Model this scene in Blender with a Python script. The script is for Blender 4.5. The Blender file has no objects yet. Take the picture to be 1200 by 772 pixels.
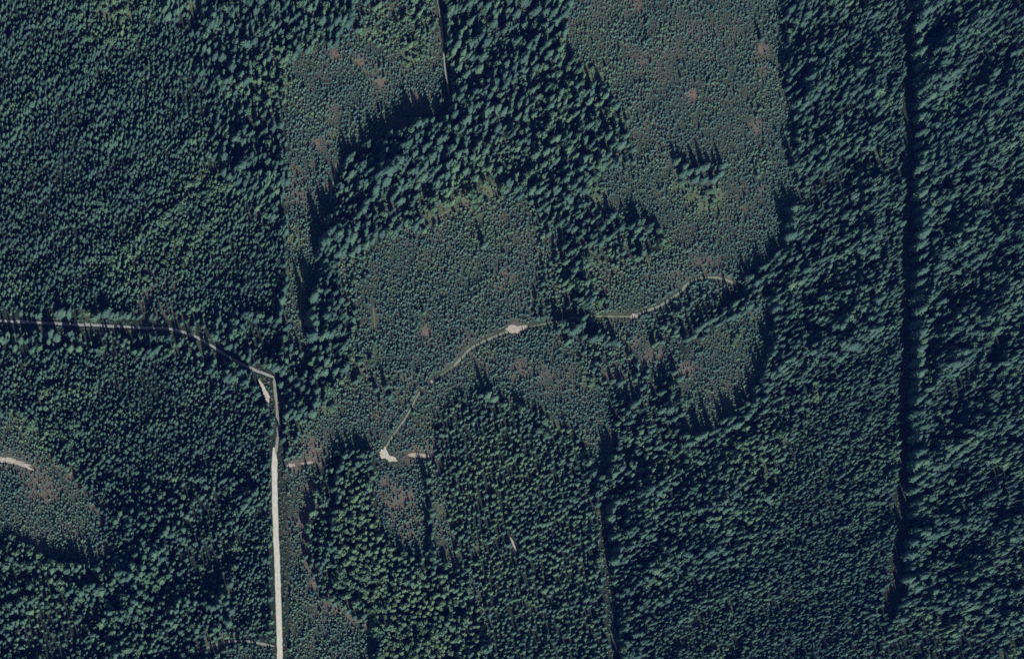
import bpy, math, random
import numpy as np
from mathutils import Vector, Matrix

random.seed(7)
RNG = np.random.default_rng(11)
HAZE = 0.78e-5
HAZE_COL = (.06, .20, 1.0, 1)
R = math.radians
scene = bpy.context.scene
COL = scene.collection

# ------------------------------------------------------------------ camera (satellite, off nadir, from the south-west)
W, H = 1200.0, 772.0
DIST, TILT, AZ = 3200.0, 19.0, 225.0
GW = 1155.0
SENSOR = 36.0
LENS = SENSOR * DIST / GW
t = R(TILT)
a = R(AZ)
eye = Vector((math.sin(a) * math.sin(t), math.cos(a) * math.sin(t), math.cos(t))) * DIST
fwd = (-eye).normalized()
up = Vector((0, 1, 0))
up = (up - fwd * up.dot(fwd)).normalized()
right = fwd.cross(up).normalized()
camd = bpy.data.cameras.new('satellite_camera')
cam = bpy.data.objects.new('satellite_camera', camd)
COL.objects.link(cam)
rot = Matrix((right, up, -fwd)).transposed()
cam.matrix_world = Matrix.Translation(eye) @ rot.to_4x4()
camd.sensor_width = SENSOR
camd.sensor_fit = 'HORIZONTAL'
camd.lens = LENS
camd.clip_start = 10.0
camd.clip_end = 60000.0
scene.camera = cam
E, F_, U_, R_ = (np.array(v) for v in (eye, fwd, up, right))
K = LENS / SENSOR * W


def p2g(px, py, z=0.0):
    """photo pixel -> ground point (arrays)"""
    px = np.asarray(px, float); py = np.asarray(py, float); z = np.asarray(z, float)
    d = F_[None, :] + ((px - W / 2) / K)[..., None] * R_ + (-(py - H / 2) / K)[..., None] * U_
    s = (z - E[2]) / d[..., 2]
    return E[0] + s * d[..., 0], E[1] + s * d[..., 1]


def g2p(x, y, z=0.0):
    x = np.asarray(x, float); y = np.asarray(y, float)
    vx, vy, vz = x - E[0], y - E[1], z - E[2]
    w = vx * F_[0] + vy * F_[1] + vz * F_[2]
    r = vx * R_[0] + vy * R_[1] + vz * R_[2]
    u = vx * U_[0] + vy * U_[1] + vz * U_[2]
    return W / 2 + K * r / w, H / 2 - K * u / w


lx, ly = (float(v[1] - v[0]) for v in zip(g2p(np.array([0.]), np.array([0.]), 0.), g2p(np.array([0.]), np.array([0.]), 1.))) if False else (None, None)
_a = g2p(0., 0., 0.); _b = g2p(0., 0., 1.)
LX, LY = float(_b[0] - _a[0]), float(_b[1] - _a[1])      # pixel lean per metre of height

# ------------------------------------------------------------------ light
SUN_EL = 36.0
x0, y0 = p2g(600., 386.); x1, y1 = p2g(589., 346.)        # shadows fall this way in the photo
sd = np.array([float(x1 - x0), float(y1 - y0)]); sd /= np.hypot(*sd)
to_sun = Vector((-sd[0] * math.cos(R(SUN_EL)), -sd[1] * math.cos(R(SUN_EL)), math.sin(R(SUN_EL))))
sl = bpy.data.lights.new('sun', 'SUN')
sl.energy = 5.0
sl.angle = R(0.5)
sl.color = (1.0, 0.975, 0.93)
so = bpy.data.objects.new('sun', sl)
COL.objects.link(so)
so.rotation_euler = to_sun.to_track_quat('Z', 'Y').to_euler()
so.location = (0, 0, 500)
world = bpy.data.worlds.new('World')
scene.world = world
world.use_nodes = True
nt = world.node_tree
bg = nt.nodes['Background']
sky = nt.nodes.new('ShaderNodeTexSky')
sky.sky_type = 'NISHITA'
sky.sun_disc = False
sky.sun_elevation = R(SUN_EL)
sky.sun_rotation = math.atan2(to_sun.x, to_sun.y)
nt.links.new(sky.outputs[0], bg.inputs[0])
bg.inputs[1].default_value = 0.05
vs = scene.view_settings
vs.view_transform = 'Standard'
vs.look = 'None'
vs.gamma = 1.0
vs.use_curve_mapping = False
vs.exposure = 0.55
scene.cycles.max_bounces = 3
scene.cycles.diffuse_bounces = 1
scene.cycles.glossy_bounces = 1
scene.cycles.use_denoising = False
scene.cycles.filter_width = 1.55
try:
    scene.cycles.volume_bounces = 0
    scene.cycles.volume_max_steps = 64
except Exception:
    pass


# ------------------------------------------------------------------ the air between satellite and forest
def box_mesh(name, x0, x1, y0, y1, z0, z1):
    v = [(x, y, z) for z in (z0, z1) for y in (y0, y1) for x in (x0, x1)]
    f = [(0, 2, 3, 1), (4, 5, 7, 6), (0, 1, 5, 4), (2, 6, 7, 3), (0, 4, 6, 2), (1, 3, 7, 5)]
    me = bpy.data.meshes.new(name); me.from_pydata(v, [], f); me.update()
    return me


if HAZE > 0:
    hz = bpy.data.objects.new('haze', box_mesh('haze', -15500, 15500, -15500, 15500, -1.0, eye.z + 60))
    COL.objects.link(hz); hz['kind'] = 'stuff'
    hm = bpy.data.materials.new('blue_air'); hm.use_nodes = True
    hn = hm.node_tree; hn.nodes.clear()
    ho = hn.nodes.new('ShaderNodeOutputMaterial'); hv = hn.nodes.new('ShaderNodeVolumePrincipled')
    hv.inputs['Color'].default_value = HAZE_COL
    hv.inputs['Density'].default_value = HAZE
    hv.inputs['Anisotropy'].default_value = 0.0
    hn.links.new(hv.outputs[0], ho.inputs['Volume'])
    hz.data.materials.append(hm)

# ------------------------------------------------------------------ noise
def vnoise(x, y, s, seed, octaves=3):
    out = np.zeros_like(np.asarray(x, float)); amp = 1.0; tot = 0
    for o in range(octaves):
        g = np.random.default_rng(seed + o * 17).random((256, 256))
        u = x / s * 2 ** o + 91.3; v = y / s * 2 ** o + 57.7
        iu = np.floor(u).astype(int); iv = np.floor(v).astype(int)
        fu = u - iu; fv = v - iv
        fu = fu * fu * (3 - 2 * fu); fv = fv * fv * (3 - 2 * fv)
        iu %= 256; iv %= 256; ju = (iu + 1) % 256; jv = (iv + 1) % 256
        n = (g[iu, iv] * (1 - fu) + g[ju, iv] * fu) * (1 - fv) + (g[iu, jv] * (1 - fu) + g[ju, jv] * fu) * fv
        out += n * amp; tot += amp; amp *= .5
    return out / tot


# ------------------------------------------------------------------ stand map (photo pixels)
TALL, DENSE, YOUNG, SAP, MIX, OPEN, LOOSE, HUMP = range(8)
ZONES = [
    # west: fine even second growth
    (DENSE, [(-200, -200), (300, -200), (330, 0), (332, 90), (335, 300), (330, 372), (240, 366), (-200, 366)]),
    (TALL, [(190, -200), (520, -200), (516, 0), (470, 40), (440, 58), (400, 40), (345, 62), (334, 150), (332, 235), (325, 262), (300, 250), (262, 190), (240, 120), (225, 40), (190, 20)]),
    (DENSE, [(-200, 408), (195, 412), (240, 430), (300, 462), (318, 500), (318, 800), (-200, 950)]),
    (TALL, [(120, 580), (200, 560), (280, 555), (305, 575), (275, 640), (268, 750), (230, 980), (-200, 980), (-200, 640), (40, 650), (130, 665), (150, 640)]),
    # east: fine stand below the belt, tall stand east of the cutline
    (DENSE, [(960, 455), (1010, 405), (1058, 380), (1054, 560), (1050, 660), (1030, 720), (1000, 980), (745, 980), (760, 720), (880, 640), (905, 560)]),
    (TALL, [(1076, -200), (1500, -200), (1500, 980), (1020, 980), (1042, 740), (1064, 640), (1070, 540), (1074, 400), (1078, 200)]),
    (DENSE, [(1030, 0), (1062, -200), (1062, 0), (1060, 120), (1059, 300), (1057, 420), (1025, 420), (1036, 150)]),
    # loose tall timber over low green growth
    (LOOSE, [(528, 10), (560, -200), (712, -200), (664, 58), (698, 84), (716, 108), (737, 170), (738, 192), (706, 200), (692, 238), (722, 252), (775, 260), (780, 272), (742, 300), (740, 400), (640, 390), (650, 285), (640, 256), (622, 236), (590, 228), (545, 238), (500, 258), (440, 286), (400, 300), (420, 240), (470, 200), (530, 150)]),
    (LOOSE, [(338, 400), (400, 395), (412, 440), (395, 460), (372, 485), (350, 512), (332, 548), (330, 470)]),
    (LOOSE, [(722, 440), (770, 410), (800, 430), (805, 470), (800, 515), (780, 560), (735, 560), (722, 500)]),
    (LOOSE, [(232, 30), (262, 0), (340, -40), (470, -60), (440, 58), (345, 62), (334, 150), (300, 160), (262, 120)]),
    # clearings
    (SAP, [(342, 66), (392, 50), (425, 52), (470, 50), (520, 10), (520, 60), (527, 118), (520, 134), (488, 146), (430, 168), (405, 188), (398, 216), (385, 240), (384, 275), (374, 300), (362, 400), (332, 400), (338, 300), (336, 230), (338, 150), (336, 90)]),
    (MIX, [(395, 55), (420, 5), (470, -20), (516, 0), (520, 30), (485, 58), (455, 62), (430, 50)]),
    (SAP, [(712, -200), (905, -200), (917, 0), (921, 60), (927, 130), (934, 232), (918, 285), (886, 318), (866, 330), (845, 350), (802, 385), (770, 398), (745, 420), (738, 400), (742, 310), (775, 292), (780, 272), (775, 260), (722, 252), (692, 238), (706, 200), (738, 192), (737, 170), (733, 140), (716, 108), (698, 84), (664, 58), (664, 46)]),
    (SAP, [(398, 300), (440, 286), (472, 270), (500, 258), (545, 238), (590, 228), (622, 236), (640, 256), (650, 285), (648, 330), (642, 360), (644, 380), (668, 405), (690, 425), (700, 450), (716, 470), (722, 520), (716, 548), (700, 565), (690, 545), (680, 515), (655, 490), (622, 476), (570, 462), (530, 470), (512, 488), (508, 532), (455, 548), (430, 530), (392, 528), (372, 540), (372, 560), (360, 620), (364, 668), (382, 700), (425, 728), (440, 734), (432, 800), (436, 980), (330, 980), (334, 700), (332, 548), (350, 510), (372, 480), (400, 455), (412, 440), (405, 420), (412, 380), (400, 350)]),
    (MIX, [(640, 385), (700, 400), (742, 408), (770, 425), (780, 440), (760, 462), (730, 475), (712, 465), (690, 440), (665, 420)]),
    (MIX, [(394, 300), (440, 292), (432, 330), (420, 350), (424, 395), (440, 430), (470, 440), (462, 470), (430, 480), (400, 470), (402, 440), (414, 440), (405, 420), (412, 380), (400, 350)]),
    (MIX, [(628, 266), (658, 268), (662, 372), (630, 374)]),
    (MIX, [(490, 262), (540, 236), (600, 222), (640, 250), (636, 268), (600, 240), (560, 244), (510, 272), (480, 284)]),
    (MIX, [(775, 372), (800, 352), (845, 342), (800, 385), (770, 398)]),
    (MIX, [(690, 285), (742, 300), (742, 400), (715, 398), (700, 350), (690, 330)]),
    (SAP, [(705, 330), (742, 316), (742, 395), (722, 392)]),
    (SAP, [(740, 398), (772, 404), (800, 392), (796, 424), (782, 432), (762, 428), (744, 420)]),
    (SAP, [(788, 450), (796, 425), (812, 408), (838, 388), (868, 366), (902, 346), (908, 372), (900, 420), (886, 455), (862, 486), (832, 504), (806, 514), (798, 505), (803, 462)]),
    (SAP, [(-200, 470), (0, 487), (32, 492), (62, 535), (100, 572), (120, 608), (132, 652), (104, 662), (62, 654), (40, 640), (20, 628), (0, 634), (-200, 640)]),
    (SAP, [(434, 526), (515, 520), (520, 552), (500, 560), (440, 556)]),
    (SAP, [(440, 550), (500, 545), (502, 600), (500, 648), (468, 648), (446, 622), (438, 585)]),
    (SAP, [(508, 560), (526, 560), (530, 640), (548, 665), (566, 700), (572, 740), (552, 720), (540, 675), (512, 650)]),
    # young even stand
    (YOUNG, [(500, 536), (512, 495), (532, 474), (570, 466), (622, 480), (655, 494), (680, 518), (690, 550), (702, 570), (708, 600), (712, 700), (724, 800), (730, 980), (575, 980), (578, 770), (574, 715), (560, 690), (546, 660), (528, 635), (524, 590), (520, 560)]),
    (DENSE, [(282, 690), (276, 640), (285, 600), (318, 590), (318, 748), (280, 740)]),
    (SAP, [(272, 760), (318, 756), (318, 980), (262, 980)]),
    # tall hump
    (HUMP, [(388, 548), (425, 540), (436, 556), (444, 622), (466, 650), (505, 652), (538, 664), (556, 700), (568, 745), (575, 980), (446, 980), (446, 760), (460, 738), (454, 718), (412, 688), (392, 660), (388, 600)]),
    # open strips: cutline, roads
    (OPEN, [(1060, -200), (1077, -200), (1074, 0), (1073, 120), (1072, 300), (1069, 420), (1068, 520), (1072, 560), (1066, 630), (1059, 690), (1036, 740), (1038, 700), (1045, 650), (1050, 550), (1054, 420), (1057, 300), (1058, 120), (1061, 0)]),
    (OPEN, [(-200, 366), (100, 374), (200, 379), (228, 387), (256, 404), (284, 423), (322, 439), (327, 470), (331, 530), (336, 560), (339, 640), (340, 700), (336, 980), (322, 980), (321, 700), (318, 560), (321, 520), (319, 478), (310, 470), (302, 450), (296, 438), (262, 420), (240, 408), (205, 394), (150, 391), (-200, 387)]),
    (OPEN, [(701, 590), (706, 590), (720, 700), (724, 790), (717, 790), (708, 690)]),
    (OPEN, [(516, -200), (522, -200), (520, 30), (528, 112), (523, 118), (517, 60)]),
]


def inpoly(px, py, poly):
    c = np.zeros(px.shape, bool)
    n = len(poly)
    for i in range(n):
        xa, ya = poly[i]; xb, yb = poly[(i + 1) % n]
        if ya == yb:
            continue
        k = ((ya > py) != (yb > py)) & (px < (xb - xa) * (py - ya) / (yb - ya) + xa)
        c ^= k
    return c


def zone_of(px, py, jit=4.0):
    qx = px + (vnoise(px, py, 20., 5, 3) - .5) * 3.4 * jit
    qy = py + (vnoise(px, py, 20., 25, 3) - .5) * 3.4 * jit
    z = np.full(px.shape, TALL)
    for kind, poly in ZONES:
        if kind == OPEN:
            z[inpoly(px, py, poly)] = kind
        else:
            z[inpoly(px * .65 + qx * .35, py * .65 + qy * .35, poly) if kind == HUMP else inpoly(qx, qy, poly)] = kind
    return z


def seg_dist(px, py, pts):
    d = np.full(px.shape, 1e9)
    for (xa, ya), (xb, yb) in zip(pts[:-1], pts[1:]):
        vx, vy = xb - xa, yb - ya
        tt = np.clip(((px - xa) * vx + (py - ya) * vy) / (vx * vx + vy * vy + 1e-9), 0, 1)
        d = np.minimum(d, np.hypot(px - xa - tt * vx, py - ya - tt * vy))
    return d


# roads, tracks and pads: (name, pixel polyline, width m, material key)
ROADS = [
    ('gravel_road', [(321.5, 524), (321.6, 538), (322, 580), (323, 620), (325, 665), (326.5, 710), (327.5, 745), (328, 772), (329, 1000)], 6.6, 'gravel'),
    ('forest_road', [(-220, 372), (0, 375.5), (70, 379.5), (130, 382), (165, 384), (198, 384.5), (222, 391), (245, 403), (270, 420), (300, 434), (321, 442)], 3.0, 'roadgrey'),
    ('forest_road', [(321, 442), (323.6, 470), (326, 500), (325.5, 515), (322.5, 532)], 3.0, 'trackpale'),
    ('track', [(222, 768), (245, 758), (262, 752), (285, 750), (302, 753), (322, 757)], 2.6, 'trackpale'),
    ('track', [(336, 546), (346, 544.5)], 4.2, 'dirt'),
    ('track', [(352, 543), (368, 541)], 3.6, 'dirt'),
    ('track', [(450, 528), (457, 515), (466, 503), (477, 487), (484, 474), (489, 464), (493, 458)], 1.9, 'trackmid'),
    ('track', [(505, 448), (507, 446)], 3.0, 'dirt'),
    ('track', [(510, 443), (520, 437), (531, 429)], 1.8, 'trackgreen'),
    ('track', [(531, 430), (540, 420), (550, 409), (562, 402), (575, 396), (590, 390), (600, 387)], 2.8, 'trackmid'),
    ('track', [(620, 383), (650, 377), (690, 370), (720, 371), (742, 371)], 2.4, 'trackgreen'),
    ('track', [(742, 371), (752, 366), (765, 362), (778, 356), (790, 347), (799, 341)], 3.0, 'trackmid'),
    ('track', [(799, 341), (804, 334), (812, 328), (825, 325.5), (838, 325), (848, 327), (856, 330), (861, 333)], 3.0, 'trackmid'),
    ('track', [(478, 533), (488, 533), (503, 534.5)], 4.6, 'dirt'),
    ('track', [(515, -30), (512, -5), (516, 18), (519, 50), (521, 80), (526, 112)], 2.0, 'trackpale'),
    ('track', [(355, 308), (353, 330), (352.5, 355), (352, 384)], 1.6, 'trackgreen'),
    ('track', [(394, 190), (391, 212), (388, 226), (387, 240)], 2.0, 'trackgreen'),
    ('track', [(437, 358), (438.5, 372), (439, 384)], 1.6, 'trackgreen'),
    ('track', [(505, 258), (518, 252), (534, 242)], 2.0, 'trackgreen'),
]
PADS = [
    ([(444, 531), (448, 526), (451, 522), (454, 529), (456, 534), (464, 535), (465, 539), (458, 541), (452, 537), (446, 537)], 'landing'),
    ([(303, 445), (307, 447), (311, 455), (316, 464), (316, 474), (311, 468), (307, 458)], 'landing'),
    ([(592, 386), (600, 379), (606, 383), (612, 380), (620, 383), (613, 387), (604, 391), (596, 390)], 'dirt'),
    ([(-30, 536), (6, 535), (22, 539), (34, 545), (41, 549), (36, 551), (26, 546), (8, 541), (-30, 543)], 'dirt'),
    ([(597, 628), (600, 631), (603, 637), (606, 646), (603, 643), (600, 637)], 'dirt'),
    ([(738, 370), (742, 367), (748, 370), (746, 373), (740, 374)], 'dirt'),
]


def road_dist(px, py):
    d = np.full(px.shape, 1e9)
    for _n, pts, w, _m in ROADS:
        d = np.minimum(d, seg_dist(px, py, pts) - w / 2 / .96)
    for pts, _m in PADS:
        dd = seg_dist(px, py, pts + [pts[0]])
        dd = np.where(inpoly(px, py, pts), -dd, dd)
        d = np.minimum(d, dd)
    return d


# bare reddish soil / bracken patches: x, y, radius, strength
SOIL = [(367, 575, 7, 1), (365, 590, 7, 1), (364, 605, 7, 1), (363, 620, 7, 1), (363, 635, 7, 1), (364, 650, 7, 1), (367, 664, 7, 1), (372, 676, 7, 1), (379, 687, 7, 1), (388, 697, 7, 1), (398, 705, 7, 1), (409, 712, 7, 1), (420, 718, 7, 1), (431, 724, 7, 1), (440, 729, 7, 1), (70, 545, 6, .8), (84, 556, 6, .8), (98, 568, 6, .8), (110, 582, 6, .8), (118, 597, 6, .8), (124, 612, 6, .8), (128, 628, 6, .8), (131, 643, 6, .8), (470, 585, 18, .7), (480, 620, 14, .6), (452, 565, 8, .6), (770, 412, 10, .5), (300, 250, 6, .5), (368, 600, 6, 1), (366, 625, 6, 1), (366, 650, 6, 1), (370, 668, 7, 1), (376, 684, 7, 1), (385, 697, 7, 1), (396, 707, 7, 1), (408, 716, 7, 1), (420, 723, 7, 1), (432, 729, 6, 1), (386, 219, 5, 1), (499, 389, 6, 1), (393, 67, 6, 1), (1017, 764, 6, 1), (803, 431, 5, 1), (891, 57, 6, 1), (813, 111, 7, 1), (851, 331, 6, .8), (370, 168, 5, .9), (374, 174, 4, .9), (393, 66, 7, .9), (422, 72, 8, .8), (447, 95, 6, .8), (485, 115, 10, .7), (388, 127, 8, .5), (380, 165, 9, .5), (472, 147, 5, .8), (745, 6, 8, .6), (752, 70, 12, .4), (893, 58, 8, .8), (812, 112, 8, .8), (887, 152, 7, .7), (895, 82, 7, .5), (890, 222, 6, .7), (827, 308, 14, .5), (790, 318, 14, .4), (500, 389, 6, .8), (590, 325, 12, .5), (512, 280, 8, .5), (486, 262, 7, .8), (458, 245, 6, .7), (605, 384, 10, .6), (610, 433, 12, .6), (570, 420, 10, .4), (425, 432, 8, .6), (475, 445, 8, .6), (448, 488, 7, .5), (368, 530, 14, .8), (345, 545, 8, .8), (490, 530, 16, .5), (355, 615, 12, .7), (362, 645, 9, .8), (372, 680, 9, .9), (395, 705, 10, .9), (415, 722, 10, .9), (435, 731, 7, .8), (380, 712, 14, .4), (120, 588, 9, .8), (127, 640, 8, .5), (108, 592, 6, .7), (50, 570, 16, .6), (58, 584, 8, .7), (20, 540, 18, .4), (40, 640, 8, .7), (45, 555, 14, .5), (485, 610, 12, .5), (460, 600, 14, .3), (722, 548, 8, .8), (702, 552, 8, .5), (720, 440, 10, .5), (757, 420, 8, .6), (805, 432, 8, .7), (742, 402, 8, .5), (345, 205, 16, .4), (350, 230, 14, .5), (185, 345, 24, .5), (195, 330, 16, .5), (555, 415, 5, .6), (668, 455, 20, .25), (850, 470, 18, .25), (480, 460, 12, .3), (530, 430, 10, .4), (240, 735, 16, .6), (262, 738, 10, .5), (500, 400, 14, .3), (620, 350, 14, .35), (545, 395, 10, .3), (640, 435, 12, .4), (32, 165, 3, .6), (35, 222, 5, .7), (980, 440, 8, .5), (1035, 110, 5, .5), (1018, 765, 8, .6), (630, 290, 10, .3), (760, 325, 12, .35), (640, 110, 4, .3)]
# grassy light green gaps
GRASS = [(125, 14, 14, .9), (150, 18, 12, .9), (105, 45, 9, .7), (228, 6, 9, .8), (335, 98, 10, .8), (430, 38, 8, .9), (480, 68, 12, .8), (500, 60, 9, .6), (450, 10, 9, .6), (460, 145, 6, .4), (440, 92, 12, .4), (388, 160, 9, .4), (500, 230, 10, .5), (545, 232, 14, .9), (575, 224, 14, .9), (520, 240, 8, .8), (448, 240, 9, .7), (505, 254, 8, .9), (348, 282, 8, .6), (345, 320, 10, .5), (640, 40, 8, .6), (690, 88, 9, .9), (705, 92, 7, .8), (715, 132, 8, .9), (732, 138, 8, .9), (640, 80, 8, .6), (700, 222, 8, .7), (700, 232, 10, .7), (800, 212, 10, .9), (825, 240, 10, .9), (838, 228, 10, .8), (812, 232, 10, .8), (780, 285, 9, .8), (760, 308, 8, .6), (695, 304, 10, .8), (735, 288, 5, .6), (722, 318, 5, .7), (706, 355, 6, .7), (420, 425, 8, .7), (440, 415, 10, .4), (385, 476, 10, .8), (360, 505, 12, .5), (450, 250, 5, .7), (690, 448, 8, .9), (700, 450, 7, .8), (860, 395, 10, .5), (885, 372, 7, .6), (803, 470, 6, .6), (405, 605, 8, .9), (395, 600, 6, .8), (445, 722, 10, .9), (455, 725, 8, .9), (540, 685, 8, .6), (568, 715, 7, .5), (475, 750, 12, .6), (490, 762, 10, .5), (880, 545, 9, .9), (895, 538, 9, .8), (910, 508, 7, .7), (955, 460, 8, .8), (915, 520, 7, .6), (945, 420, 7, .5), (990, 418, 8, .5), (1035, 110, 6, .6), (1030, 180, 6, .6), (1032, 290, 6, .5), (1110, 112, 6, .5), (235, 212, 9, .8), (222, 225, 9, .6), (245, 200, 8, .6), (300, 70, 7, .5), (240, 105, 6, .5), (145, 290, 8, .5), (215, 290, 10, .5), (150, 305, 8, .4), (50, 465, 9, .6), (80, 515, 9, .5), (20, 490, 8, .6), (35, 500, 9, .6), (130, 668, 9, .6), (195, 620, 10, .4), (278, 640, 6, .6), (270, 690, 6, .6), (258, 755, 12, .7), (275, 745, 8, .7), (200, 410, 8, .5), (105, 368, 9, .5), (240, 405, 8, .5), (640, 600, 5, .4), (800, 655, 7, .5), (845, 605, 6, .5), (855, 715, 8, .5), (845, 760, 8, .5), (625, 710, 7, .5), (700, 660, 5, .7), (720, 745, 6, .6), (705, 600, 6, .6), (1185, 765, 9, .7), (1110, 740, 6, .5), (1020, 600, 5, .3), (640, 480, 5, .4), (650, 498, 7, .6), (560, 640, 8, .5), (512, 600, 9, .5), (335, 480, 6, .3), (820, 730, 6, .4)]


def spots(px, py, lst, nz):
    m = np.zeros(px.shape)
    for sx, sy, sr, ss in lst:
        k = (np.abs(px - sx) < sr * 3) & (np.abs(py - sy) < sr * 3)
        if k.any():
            dd = np.hypot(px[k] - sx, (py[k] - sy)) / sr
            m[k] = np.maximum(m[k], ss * np.clip(1.5 - dd * (.25 + 1.5 * nz[k]), 0, 1))
    return m


# where the timber is tallest, and where it is greenest: x, y, radius, strength
TALLER = [(470, 195, 60, 1), (500, 160, 40, 1), (400, 260, 40, 1), (385, 310, 45, 1), (372, 370, 40, 1), (680, 378, 35, 1), (785, 455, 40, .9), (872, 338, 30, .6), (895, 440, 40, .8), (850, 515, 40, .8), (725, 580, 40, .6), (930, 285, 40, .8), (400, 545, 25, .3), (1080, 100, 60, .9), (1080, 250, 70, .9), (1080, 400, 70, .9), (1075, 540, 60, .9), (1060, 660, 50, .9), (650, 190, 40, .6), (590, 120, 60, .4), (640, 30, 40, .5), (370, 20, 40, .6), (1150, 330, 60, .5), (1120, 650, 60, .5), (540, 20, 40, .5), (170, 690, 50, .5), (30, 660, 40, .4)]
GREENER = [(400, 610, 45, .8), (420, 680, 45, .9), (450, 715, 30, 1), (500, 740, 60, .7), (480, 680, 40, .5), (600, 560, 90, .5), (640, 650, 90, .5), (215, 285, 55, .7), (160, 315, 40, .5), (130, 20, 60, .6), (235, 215, 30, .7), (320, 90, 40, .5), (40, 670, 60, .7), (150, 700, 60, .5), (60, 480, 50, .5), (490, 40, 50, .6), (690, 100, 40, .6), (620, 180, 40, .5), (700, 320, 40, .6), (760, 560, 60, .3), (880, 540, 60, .4), (560, 235, 50, .7), (820, 225, 40, .8), (1020, 560, 50, .4)]
# ------------------------------------------------------------------ materials
def mat(name):
    m = bpy.data.materials.new(name)
    m.use_nodes = True
    b = m.node_tree.nodes['Principled BSDF']
    b.inputs['Roughness'].default_value = .85
    b.inputs['Specular IOR Level'].default_value = .15
    return m, m.node_tree, b


def node(nt, kind, **kw):
    n = nt.nodes.new(kind)
    for k, v in kw.items():
        setattr(n, k, v)
    return n


def foliage(name, c0, c1, c2, spread=.35):
    """c0 cool dark, c1 mid, c2 warm light; the tree's own tint picks between them, each spray varies a little"""
    m, nt, b = mat(name)
    at = node(nt, 'ShaderNodeAttribute', attribute_type='INSTANCER', attribute_name='tint')
    geo = node(nt, 'ShaderNodeNewGeometry')
    mr = node(nt, 'ShaderNodeMath', operation='MULTIPLY_ADD')
    mr.inputs[1].default_value = spread
    nt.links.new(geo.outputs['Random Per Island'], mr.inputs[0])
    sb = node(nt, 'ShaderNodeMath', operation='SUBTRACT')
    sb.inputs[1].default_value = spread / 2
    nt.links.new(at.outputs['Fac'], sb.inputs[0])
    nt.links.new(sb.outputs[0], mr.inputs[2])
    cr = node(nt, 'ShaderNodeValToRGB')
    e = cr.color_ramp.elements
    e[0].position = 0; e[0].color = (*c0, 1)
    e[1].position = 1; e[1].color = (*c2, 1)
    k = cr.color_ramp.elements.new(.5); k.color = (*c1, 1)
    nt.links.new(mr.outputs[0], cr.inputs[0])
    nt.links.new(cr.outputs[0], b.inputs['Base Color'])
    b.inputs['Roughness'].default_value = .7
    b.inputs['Specular IOR Level'].default_value = .25
    return m


M_CON = foliage('conifer_needles', (.026, .060, .055), (.042, .092, .070), (.076, .134, .070))
M_SAP = foliage('sapling_needles', (.040, .090, .084), (.057, .114, .090), (.088, .140, .080))
M_BRD = foliage('broadleaf_leaves', (.046, .096, .066), (.064, .124, .074), (.098, .152, .084))
M_SHR = foliage('shrub_leaves', (.058, .085, .050), (.095, .085, .058), (.150, .095, .075), .5)
M_BRK, _nt, _b = mat('bark')
_n = node(_nt, 'ShaderNodeTexNoise'); _n.inputs['Scale'].default_value = 6
_c = node(_nt, 'ShaderNodeValToRGB')
_c.color_ramp.elements[0].color = (.05, .035, .025, 1); _c.color_ramp.elements[1].color = (.14, .10, .07, 1)
_nt.links.new(_n.outputs[0], _c.inputs[0]); _nt.links.new(_c.outputs[0], _b.inputs['Base Color'])


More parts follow.
